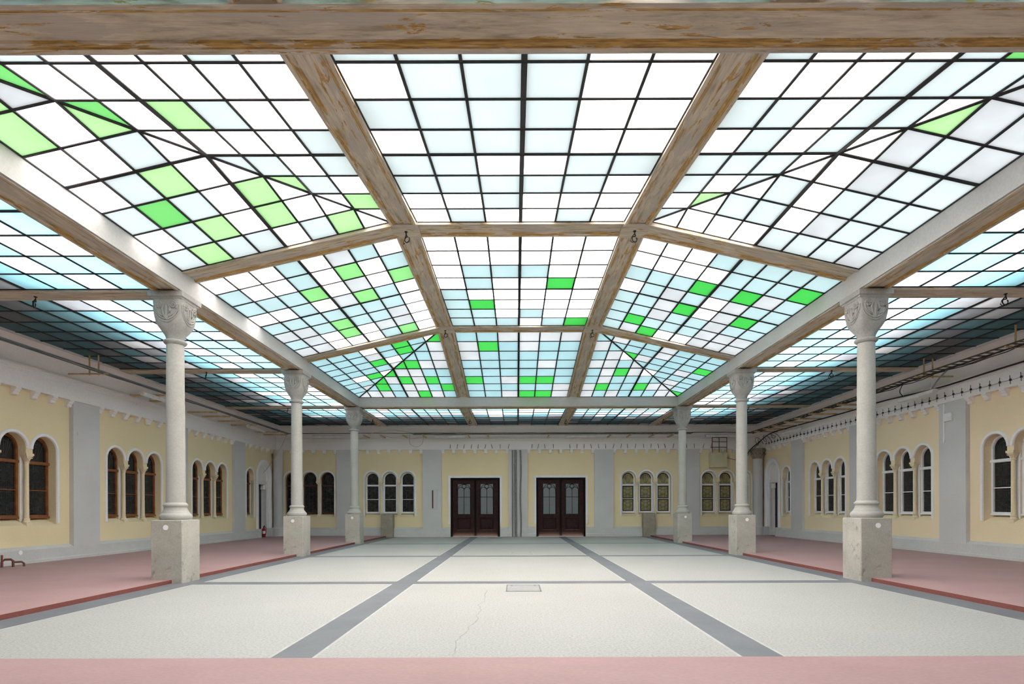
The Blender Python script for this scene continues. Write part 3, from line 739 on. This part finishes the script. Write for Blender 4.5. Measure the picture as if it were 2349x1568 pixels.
panel(*XB_, *YC, 6, 8, zl, KC, KM, None, 'far middle skylight panel sloping down towards the doors, green pairs beside its thick bar')
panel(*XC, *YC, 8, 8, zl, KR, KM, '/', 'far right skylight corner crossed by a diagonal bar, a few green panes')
# flat glass ceilings of the surrounding aisles
AM = {'b': 'ab', 'p': 'ap', 'w': 'aw'}
ZA = ZB + .065
def arow(nx, ny, rr): return [''.join('b' if t < .60 else 'p' if t < .86 else 'w' for t in (rr.random() for _ in range(nx))) for _ in range(ny)]
rr = random.Random(21)
ysp = [(YA0, RY0 - 2 * BH), (RY0 - .02, CYS[0] - .23), (CYS[0] + .23, CYS[1] - .23), (CYS[1] + .23, CYS[2] - .23), (CYS[2] + .23, YA1)]
names = ['beside the camera', 'nearest the camera in view', 'between the nearest and middle columns', 'between the middle and farthest columns', 'in the back corner']
for s, nm in ((-1, 'left'), (1, 'right')):
    for (y0, y1), where in zip(ysp, names):
        x0, x1 = sorted((s * RO, s * AX1))
        panel(x0, x1, y0, y1, 8, 8, ZA, arow(8, 8, rr), AM, None, 'flat blue and grey glass ceiling over the %s aisle, %s' % (nm, where), group='glass ceilings of the aisles')
for (y0, y1), w in (((RY1 + .5, YA1), 'back'), ((YA0, RY0 - .5), 'front')):
    for x0, x1, n, nm in ((-CX + .23, -BX - .23, 8, 'left of both beams'), (-BX + .23, BX - .23, 6, 'between its two middle beams'), (BX + .23, CX - .23, 8, 'right of both beams')):
        panel(x0, x1, y0, y1, n, 8, ZA, arow(n, 8, rr), AM, None, 'blue and grey glass ceiling panel over the %s aisle, %s' % (w, nm), group='glass ceilings of the aisles')
# solid upper floor of the building over the outer half of the aisles
sl = MB(); OX, OY0, OY1, zs0, zs1 = 9.25, 1.6, 25.1, 6.25, 6.55
sl.box((-16, -4, zs0), (-OX, 32, zs1), 'slab'); sl.box((OX, -4, zs0), (16, 32, zs1), 'slab'); sl.box((-OX, OY1, zs0), (OX, 32, zs1), 'slab'); sl.box((-OX, -4, zs0), (OX, OY0, zs1), 'slab')
struct(build('roof_slab', sl))
sh = MB()  # unseen shell added outside the walls to block light
for a, b in (((-WX - .7, YF - .7, -.2), (-WX - .64, YB + .8, 6.6)), ((WX + .64, YF - .7, -.2), (WX + .7, YB + .8, 6.6)), ((-WX - .7, YB + .7, -.2), (WX + .7, YB + .76, 6.6)), ((-WX - .7, YF - .7, -.2), (WX + .7, YF - .64, 6.6))): sh.box(a, b, 'slab')
struct(build('wall_outer', sh))
# ------------------------------------------------------------------ iron hooks under the beams
def hook(x, y, z, label, rz=0, s=1.0):
    mb = MB(); r = .012
    mb.tube([(0, 0, 0), (0, 0, -.05 * s), (.02, 0, -.10 * s)], r, 'iron', 6)
    mb.tube([(.055 * s * math.cos(a) + .01, .02, -.15 * s + .055 * s * math.sin(a)) for a in [i * .42 + 1.2 for i in range(15)]], r * .9, 'iron', 6)
    mb.tube([(.0, 0, -.05 * s), (-.05 * s, .03, -.12 * s), (-.085 * s, .02, -.20 * s), (-.06 * s, .0, -.235 * s), (-.03 * s, 0, -.22 * s)], r * .8, 'iron', 6)
    mb.lathe([(.03, -.012), (.03, .0)], (0, 0, 0), 'iron', 10)
    o = bpy.data.objects.new('iron_hook', mb.mesh('iron_hook', 40)); COL.objects.link(o); o.location = (x, y, z); o.rotation_euler = (0, 0, rz)
    tag(o, label, 'hook', 'iron hooks under the ceiling beams')
for s, nm in ((-1, 'left'), (1, 'right')):
    for y, w in zip(CYS[:2], ('near', 'far')):
        hook(s * BX, y, zt - .012, 'black iron hook under the %s %s crossing of the raised skylight beams' % (w, nm), .4 * s, 1.0)
    for y, w in zip(CYS, ('nearest', 'middle', 'farthest')):
        hook(s * 9.55, y, ZB + .01, 'black iron hook under the aisle beam reaching from the %s %s column to the wall' % (w, nm), 1.0 - s)
    for x, w in ((CX, 'outer'), (BX, 'inner')):
        hook(s * x, 25.9, ZB + .01, 'black iron hook under the %s beam of the back aisle, %s half' % (w, nm), .3 * s)

# ------------------------------------------------------------------ battens, cable trays, hangers
def batten(side, u, k):
    P = MAPS[side]; z = 5.065; mb = MB()
    a, b = P(u - .025, z - .03, -.03), P(u + .025, z + .03, -1.22)
    mb.box([min(p, q) for p, q in zip(a, b)], [max(p, q) for p, q in zip(a, b)], 'wood')
    o = build('wooden_batten', mb); return o
LB = [17.64, 18.58, 20.72, 21.66, 22.83, 23.87, 26.05, 26.95]; RB = [19.6, 20.5, 21.5, 22.6, 23.5, 24.6, 25.5, 26.4]
BB = [-7.59, -6.78, -5.66, -4.69, -2.46, -1.5, 1.53, 4.58, 5.56, 6.7, 7.65]
for side, us in (('left', LB), ('right', RB), ('back', BB)):
    for k, u in enumerate(us):
        w = 'from the camera' if side != 'back' else 'from the left'
        first = 'nearest' if side != 'back' else 'first'
        tag(batten(side, u, k), 'raw wooden batten jutting out of the %s wall cornice, %s' % (side, (first if k == 0 else ORD[k]) + ' ' + w), 'batten', 'wooden battens on the %s cornice' % side)
def hanger(side, y, label):
    s = -1 if side == 'left' else 1; mb = MB(); x0, x1 = sorted((s * 11.30, s * 12.45))
    mb.box((x0, y - .02, 5.13), (x1, y + .02, 5.17), 'wood')
    o = empty('tray_hanger', (s * 11.7, y, 5.13)); build('crossbar', mb, o)
    for x in (11.55, 11.80): build('rod', MB().box((s * x - .014, y - .014, 5.11), (s * x + .014, y + .014, ZA), 'wood'), o)
    tag(o, label, 'hanger', 'hangers of the cable trays')
hanger('left', 15.2, 'rusty crossbar on two rods hung from the left aisle glass ceiling')
hanger('right', 15.8, 'rusty crossbar on two rods under the right aisle ceiling, farther of two')
hanger('right', 12.9, 'rusty crossbar on two rods under the right aisle ceiling, nearest the camera')
# left: shallow metal tray with thin cables along it
t = empty('cable_tray', (-11.5, 14, 5.2)); mb = MB()
mb.box((-11.56, .5, 5.19), (-11.44, 27.7, 5.20), 'tray')
for x in (-11.56, -11.44): mb.box((x - .004, .5, 5.19), (x + .004, 27.7, 5.235), 'tray')
build('channel', mb, t)
for k, (dx, dz, ph) in enumerate(((.10, -.03, 0), (.13, .0, 1.7), (.08, -.015, 3.1))):
    rr = random.Random(k); pts = []; y = .5
    while y < 27.6: pts.append((-11.5 + dx + .02 * math.sin(y * 1.9 + ph), y, 5.195 + dz - .03 * abs(math.sin(y * .75 + ph)) + rr.uniform(-.006, .006))); y += .35
    build('cable', MB().tube(pts, .008, 'cable', 5), t)
for k in range(34): build('cable_tie', MB().box((-11.565, .9 + k * .8, 5.235), (-11.545, .92 + k * .8, 5.27), 'cable'), t)
tag(t, 'narrow grey cable tray with thin cables running along the left wall cornice', 'cable tray')
def ladder(pts_a, pts_b, n, parent, w, mat='rack'):
    for p in (pts_a, pts_b): build('rail', MB().tube(p, w, mat, 4), parent)
    for k in range(n):
        f = (k + .5) / n * (len(pts_a) - 1); i = min(int(f), len(pts_a) - 2); q = f - i
        a = Vector(pts_a[i]).lerp(Vector(pts_a[i + 1]), q); b = Vector(pts_b[i]).lerp(Vector(pts_b[i + 1]), q)
        build('rung', MB().tube([a, b], w * .7, mat, 4), parent)
t = empty('cable_tray', (11.5, 14, 5.1))
ya = [1, 6, 11, 12.9, 15.8, 18.5, 21, 24, 27.5]; zz = [5.20, 5.19, 5.20, 5.19, 5.19, 5.15, 5.12, 5.12, 5.13]
ladder([(11.36, y, z) for y, z in zip(ya, zz)], [(11.66, y, z) for y, z in zip(ya, zz)], 88, t, .021)
for k in range(3):
    rr = random.Random(40 + k); pts = []; y = 1.0
    while y < 27.3: pts.append((11.42 + .08 * k + rr.uniform(-.03, .03), y, 5.14 - .05 * abs(math.sin(y * 1.1 + k)) + rr.uniform(-.03, .03))); y += .45
    build('cable', MB().tube(pts, .012, 'iron', 5), t)
tag(t, 'dark ladder cable tray with rungs running along the right wall', 'cable tray')
t = empty('cable_tray', (0, 27.3, 5.1))
ladder([(x, 27.22, 5.12) for x in (-5.2, 0, 4, 8.6)], [(x, 27.48, 5.12) for x in (-5.2, 0, 4, 8.6)], 60, t, .014)
tag(t, 'dark ladder cable tray along the back wall above the two double doors', 'cable tray')
for k, (z, y, lab) in enumerate(((5.17, 27.35, 'upper grey cable strung across the back wall cornice'), (5.21, 27.6, 'thin grey conduit behind the cable strung across the back wall'))):
    rr = random.Random(60 + k); pts = [(x, y, z + rr.uniform(-.012, .012)) for x in [-11.4 + i * .57 for i in range(41)]]
    tag(build('cable', MB().tube(pts, .016 if k == 0 else .012, 'tray' if k else 'cable', 6)), lab, 'cable', 'cables on the back wall')
# long fluorescent fixtures
def fixture(c, along, label, L=1.5, tray=True):
    o = empty('fluorescent_fixture', c); hx, hy = (L / 2, .075) if along == 'x' else (.075, L / 2); x, y, z = c
    b = MB(); pr = [(1.0, 0.03), (1.0, .075), (.55, .10)]
    b.loft([[(x - hx * (1 if along == 'x' else f), y - hy * (f if along == 'x' else 1), z + h), (x + hx * (1 if along == 'x' else f), y - hy * (f if along == 'x' else 1), z + h), (x + hx * (1 if along == 'x' else f), y + hy * (f if along == 'x' else 1), z + h), (x - hx * (1 if along == 'x' else f), y + hy * (f if along == 'x' else 1), z + h)] for f, h in pr], 'lamp'); build('body', b, o)
    d = MB(); d.loft([[(x - hx * .97, y - hy * f, z + h) if along == 'x' else (x - hx * f, y - hy * .97, z + h), (x + hx * .97, y - hy * f, z + h) if along == 'x' else (x + hx * f, y - hy * .97, z + h), (x + hx * .97, y + hy * f, z + h) if along == 'x' else (x + hx * f, y + hy * .97, z + h), (x - hx * .97, y + hy * f, z + h) if along == 'x' else (x - hx * f, y + hy * .97, z + h)] for f, h in ((.55, -.02), (.9, .0), (.95, .03))], 'lamp'); build('diffuser', d, o)
    for q in (-1, 1):
        px, py = (x + q * hx * .75, y) if along == 'x' else (x, y + q * hy * .75)
        top = 5.07 if tray else (5.07 if along == 'y' else 5.1)
        build('rod', MB().tube([(px, py, z + .09), (px, py, top)], .009, 'lamp', 5), o)
    tag(o, label, 'light fixture', 'fluorescent fixtures under the cable trays')
fixture((-11.62, 17.75, 4.97), 'y', 'long fluorescent fixture on the left wall cornice, nearer of two', 1.4)
fixture((-11.62, 24.6, 4.97), 'y', 'long fluorescent fixture on the left wall cornice, near the back corner', 1.6)
fixture((11.95, 16.65, 4.73), 'y', 'long fluorescent fixture hung on rods on the right wall, nearer of two', 1.5, False)
fixture((11.95, 24.3, 4.73), 'y', 'long fluorescent fixture hung on rods on the right wall, near the back corner', 1.6, False)
for x, lab in ((-9.5, 'fluorescent fixture high on the back wall, above the brown framed windows'), (-3.37, 'fluorescent fixture high on the back wall, above the left double door'), (3.13, 'fluorescent fixture high on the back wall, above the right double door'), (10.1, 'fluorescent fixture high on the back wall, above the wall box')):
    fixture((x, 27.62, 5.0), 'x', lab, 1.5)

# ------------------------------------------------------------------ spikes on the back fascia, wire clips on the right fascia
SPX = [(v / 3.92 + 950 - 1184) * .02228 - .1 for v in (325, 388, 448, 513, 575, 638, 705, 775, 847, 1060, 1113, 1180, 1253, 1405, 1465, 1528, 1597, 1662, 1725, 1790, 1860, 1922)] + [(v / 3.92 + 1350 - 1184) * .02228 - .1 for v in (420, 500, 562, 632, 692, 760, 885, 955, 1030, 1100)]
rr = random.Random(5)
for x in SPX:
    a = rr.uniform(-.06, .06)
    o = build('iron_spike', MB().tube([(x, YB - .14, 4.50), (x + a * .4, YB - .19, 4.60), (x + a, YB - .20, 4.72)], .012, 'iron', 5))
    tag(o, 'short dark iron spike sticking out of the white back fascia', 'spike', 'iron spikes on the back fascia')
ky = 12.1
me = MB().tube([(0, 0, -.11), (0, 0, .11)], .0065, 'iron', 5).tube([(-.0, -.035, -.03), (-.0, .035, .0)], .006, 'iron', 5).box((-.012, -.012, -.03), (.03, .012, .02), 'iron').mesh('wire_clip')
while ky < 27.6:
    o = bpy.data.objects.new('wire_clip', me); COL.objects.link(o); o.location = (WX - .18, ky, 4.63 + rr.uniform(-.015, .015)); o.rotation_euler = (rr.uniform(-.12, .12), 0, 0)
    tag(o, 'small dark cross shaped wire clip on the white right fascia', 'clip', 'wire clips on the right fascia'); ky += .302
pts = [(WX - .185, 12 + i * .3, 4.62 - .02 * abs(math.sin(i * 1.3))) for i in range(53)]
tag(build('wire', MB().tube(pts, .005, 'cable', 4)), 'thin wire threaded through the clips on the right fascia', 'wire')

# ------------------------------------------------------------------ loose cables
def cable(pts, r, mat, label, n=6):
    P = [Vector(p) for p in pts]; out = []
    for i in range(len(P) - 1):
        p0, p1, p2, p3 = P[max(i - 1, 0)], P[i], P[i + 1], P[min(i + 2, len(P) - 1)]
        for k in range(n):
            t = k / n; out.append(.5 * ((2 * p1) + (p2 - p0) * t + (2 * p0 - 5 * p1 + 4 * p2 - p3) * t * t + (3 * p1 - p0 - 3 * p2 + p3) * t ** 3))
    out.append(P[-1]); tag(build('cable', MB().tube(out, r, mat, 6), smooth=60), label, 'cable')
cable([(12.23, 8, 4.98), (12.23, 13.5, 4.95), (12.22, 16.1, 4.90), (12.22, 18.5, 4.99), (12.22, 20.2, 4.98), (12.15, 22, 4.98), (12.0, 24.5, 4.98), (11.85, 26, 4.92), (11.9, 27.4, 4.66), (11.7, 27.9, 4.35), (11.55, 28.2, 3.95)], .022, 'iron', 'thick black cable along the right cornice dropping behind the far right column')
cable([(11.5, 16.6, 5.1), (11.62, 16.9, 4.95), (11.8, 17.0, 4.82)], .012, 'iron', 'short black cable feeding the nearer right wall fixture')
cable([(11.5, 14.9, 5.1), (11.6, 15.3, 4.98), (11.9, 15.95, 4.85)], .022, 'tray', 'bent grey conduit reaching the near end of the right wall fixture')
cable([(-11.5, 27.6, 5.18), (-11.9, 27.75, 4.5), (-12.2, 27.6, 3.95), (-12.35, 27.35, 3.5), (-12.42, 27.0, 3.22)], .009, 'pale_cable', 'thin pale cable hanging from the left tray to the arched doorway')
cable([(-7.4, 27.3, 5.13), (-6.3, 27.2, 5.3), (-5.6, 27.3, 5.25), (-5.0, 27.3, 5.12)], .008, 'pale_cable', 'thin yellowish cable looping above the tray on the back wall, left of the doors')
cable([(-6.9, 27.3, 5.12), (-6.2, 27.25, 4.95), (-5.5, 27.25, 5.05), (-5.2, 27.3, 5.14)], .008, 'pale_cable', 'thin yellowish cable sagging below the back wall tray')
cable([(-5.35, 27.4, 5.1), (-5.45, 27.9, 4.75), (-5.2, 28.1, 4.58), (-4.85, 28.0, 4.72), (-4.7, 27.6, 5.08)], .009, 'pale_cable', 'pale cable hanging in a deep loop left of the left double door')
cable([(10.7, 28.35, 4.0), (11.1, 28.3, 3.9), (11.5, 28.2, 3.93), (11.7, 27.95, 4.2), (12.0, 27.7, 4.6), (12.15, 27.3, 4.95)], .014, 'cable', 'grey cable from the wall box to the right back corner')
rr = random.Random(11)
for k, lab in enumerate(('tangled dark cable looping above the right corner column', 'second loop of tangled cable above the right corner column', 'tangled grey cable hanging on the right cornice near the corner')):
    y0 = 27.9 - .9 * k
    cable([(12.1 - .1 * k, y0, 4.9), (12.0, y0 - .3, 4.55 + .1 * k), (11.95, y0 - .1, 4.7), (12.05, y0 + .15, 4.98), (12.1, y0 - .25, 4.85), (12.15, y0 - .5, 4.6)], .012, 'cable', lab)

# ------------------------------------------------------------------ pipes, wall fittings, blocks
for x, r, wav, lab in ((-.28, .035, .0, 'left grey vertical pipe on the pilaster between the double doors'), (-.12, .060, .0, 'thicker middle grey vertical pipe between the double doors'), (.13, .040, .02, 'right slightly crooked grey vertical pipe between the double doors')):
    y = YB - .12 - r - .01
    p = MB().tube([(x + wav * math.sin(z * 2.3), y, z) for z in [0.0 + i * .34 for i in range(14)]], r, 'pipe', 12)
    o = build('pipe', p, smooth=50); tag(o, lab, 'pipe', 'pipes on the middle pilaster')
    for z in (.9, 2.3, 3.7):
        mb = MB().box((x - r - .02, y - r - .008, z), (x + r + .02, YB - .12, z + .03), 'tray'); build('pipe_clamp', mb, o)
b = empty('wall_box', (10.23, YB - .13, 3.5))
build('body', MB().cbox((9.80, YB - .26, 3.50), (10.66, YB - .0, 4.25), 'box', .015), b)
build('lid', MB().cbox((9.83, YB - .275, 3.53), (10.63, YB - .26, 4.22), 'box', .01), b)
tag(b, 'pale yellow metal box on the back wall above the right corner windows', 'electrical box')
fr = MB()
for x in (9.88, 10.23, 10.62): fr.tube([(x, YB - .30, 4.26), (x, YB - .30, 5.03)], .018, 'rust', 4)
for z in (4.52, 4.80, 5.02): fr.tube([(9.86, YB - .30, z), (10.64, YB - .30, z)], .016, 'rack', 4)
for x in (9.88, 10.62): fr.tube([(x, YB - .30, 4.52), (x, YB - .13, 4.52)], .014, 'rack', 4)
tag(build('cable_rack', fr), 'upright dark metal rack between the yellow wall box and the cornice', 'rack')
s_ = empty('slot_cover', (-4.37, YB - .12, 1.43))
pb = MB(); x0, x1, y1, y0 = -4.60, -4.14, YB - .12, YB - .15; sx0, sx1 = -4.40, -4.335
pb.poly([[(x0, 1.45), (x1, 1.45), (x1, 2.40), (x0, 2.40)], [(sx0, 1.46), (sx1, 1.46), (sx1, 2.385), (sx0, 2.385)]], y0, y1, 'grey', lambda u, v, w: (u, w, v))
pb.box((x0 - .02, y0 - .02, 2.40), (x1 + .02, y1, 2.43), 'base'); pb.box((x0 - .02, y0 - .02, 1.42), (x1 + .02, y1, 1.45), 'base'); build('plate', pb, s_)
build('slot', MB().box((sx0, YB - .128, 1.46), (sx1, YB - .122, 2.385), 'darkbrown'), s_)
tag(s_, 'grey cover plate with a dark upright slot on the pilaster left of the doors', 'wall plate')
for s, nm in ((-1, 'left'), (1, 'right')):
    mb = MB(); mb.cbox((s * 6.65 - .30, YB - .42, 0), (s * 6.65 + .30, YB - .0, 1.19), 'block', .02)
    tag(build('stone_block', mb), 'stained stone block under the %s at the back wall' % ('plain white framed windows' if s < 0 else 'olive stained glass windows'), 'stone block', 'stone blocks at the back wall')
def frame_hatch(x0, x1, y0, y1, lab, mat):
    o = empty('floor_hatch', ((x0 + x1) / 2, (y0 + y1) / 2, 0)); mb = MB()
    for a, b in (((x0, y0), (x1, y0 + .02)), ((x0, y1 - .02), (x1, y1)), ((x0, y0), (x0 + .02, y1)), ((x1 - .02, y0), (x1, y1))): mb.box((*a, -.01), (*b, .006), 'pipe' if mat == 'hatch' else 'joint')
    build('frame', mb, o); build('lid', MB().box((x0 + .025, y0 + .025, -.01), (x1 - .025, y1 - .025, .005), mat), o)
    for q in (x0 + .09, x1 - .09): build('lifting_hole', MB().box((q - .02, y1 - .12, .0045), (q + .02, y1 - .08, .0056), 'iron'), o)
    tag(o, lab, 'floor hatch')
frame_hatch(-.28, .33, 9.43, 10.25, 'pale metal hatch in the floor just before the near grey cross strip', 'hatch')
frame_hatch(-.30, .43, 17.2, 18.0, 'faint pale hatch in the floor farther towards the doors', 'terrazzo')
dr = empty('floor_drain', (-1.12, 26.9, 0)); build('frame', MB().box((-1.44, 26.82, -.01), (-.82, 26.98, .004), 'iron'), dr)
for k in range(9): build('grate_bar', MB().box((-1.41 + k * .066, 26.83, .004), (-1.385 + k * .066, 26.97, .007), 'pipe'), dr)
tag(dr, 'narrow dark drain grate in the floor before the left double door', 'floor drain')
ex = empty('fire_extinguisher', (-12.60, 27.42, AZ))
build('body', MB().lathe([(.06, 0), (.082, .012), (.086, .03), (.086, .36), (.07, .41), (.03, .44), (.026, .46)], (0, 0, 0), 'red', 20), ex, local=True, smooth=40)
build('valve', MB().lathe([(.02, .45), (.024, .47), (.024, .51), (.012, .52)], (0, 0, 0), 'brass', 12).tube([(0, 0, .50), (.05, -.05, .53), (.09, -.09, .52)], .010, 'iron', 6).tube([(0, 0, .52), (.05, -.05, .565), (.09, -.09, .575)], .010, 'iron', 6), ex, local=True, smooth=40)
build('hose', MB().tube([(0, 0, .49), (.05, .06, .48), (.10, .05, .40), (.105, .02, .25), (.10, -.0, .10)], .012, 'iron', 8), ex, local=True, smooth=60)
build('paper_label', MB().loft([[(.0875 * math.cos(a), .0875 * math.sin(a), z) for a in [-1.9 + i * .2 for i in range(10)]] + [(.0865 * math.cos(a), .0865 * math.sin(a), z) for a in [-.1 - i * .2 for i in range(10)]] for z in (.16, .30)], 'paper'), ex, local=True)
tag(ex, 'red fire extinguisher standing in the left arched doorway', 'fire extinguisher')
ps = MB(); X = -WX + .32
ps.tube([(X, 13.0, AZ), (X, 13.0, .20), (X + .02, 13.05, .25), (X + .10, 13.12, .25), (X + .13, 13.15, .21), (X + .13, 13.15, AZ)], .026, 'rust', 8); ps.tube([(X, 13.0, .18), (X, 13.0, .36)], .022, 'rust', 8); ps.tube([(X + .13, 13.15, .18), (X + .24, 13.25, .18), (X + .27, 13.28, .14), (X + .27, 13.28, AZ)], .022, 'rust', 8)
tag(build('pipe_stub', ps, smooth=50), 'rusty red pipe stub on the pink floor beside the left wall base', 'pipe')
cn = empty('wall_conduit', (WX - .13, 16.1, 3.3))
build('conduit', MB().box((WX - .15, 16.09, 3.30), (WX - .12, 16.14, 4.42), 'trim'), cn)
build('junction_box', MB().cbox((WX - .19, 15.80, 3.90), (WX - .12, 16.10, 4.13), 'trim', .01), cn)
tag(cn, 'white conduit with a junction box on the second right wall pilaster', 'conduit')
cap = MB().lathe([(.0, 0), (.05, 0), (.05, .012), (.02, .02), (0, .02)], (0, 0, 0), 'grey', 16)
o = bpy.data.objects.new('round_cover', cap.mesh('round_cover', 40)); COL.objects.link(o); o.location = (-WX + .12, 15.55, 3.56); o.rotation_euler = (0, PI / 2, 0)
tag(o, 'small round grey cap high on the nearest left wall pilaster', 'cap')
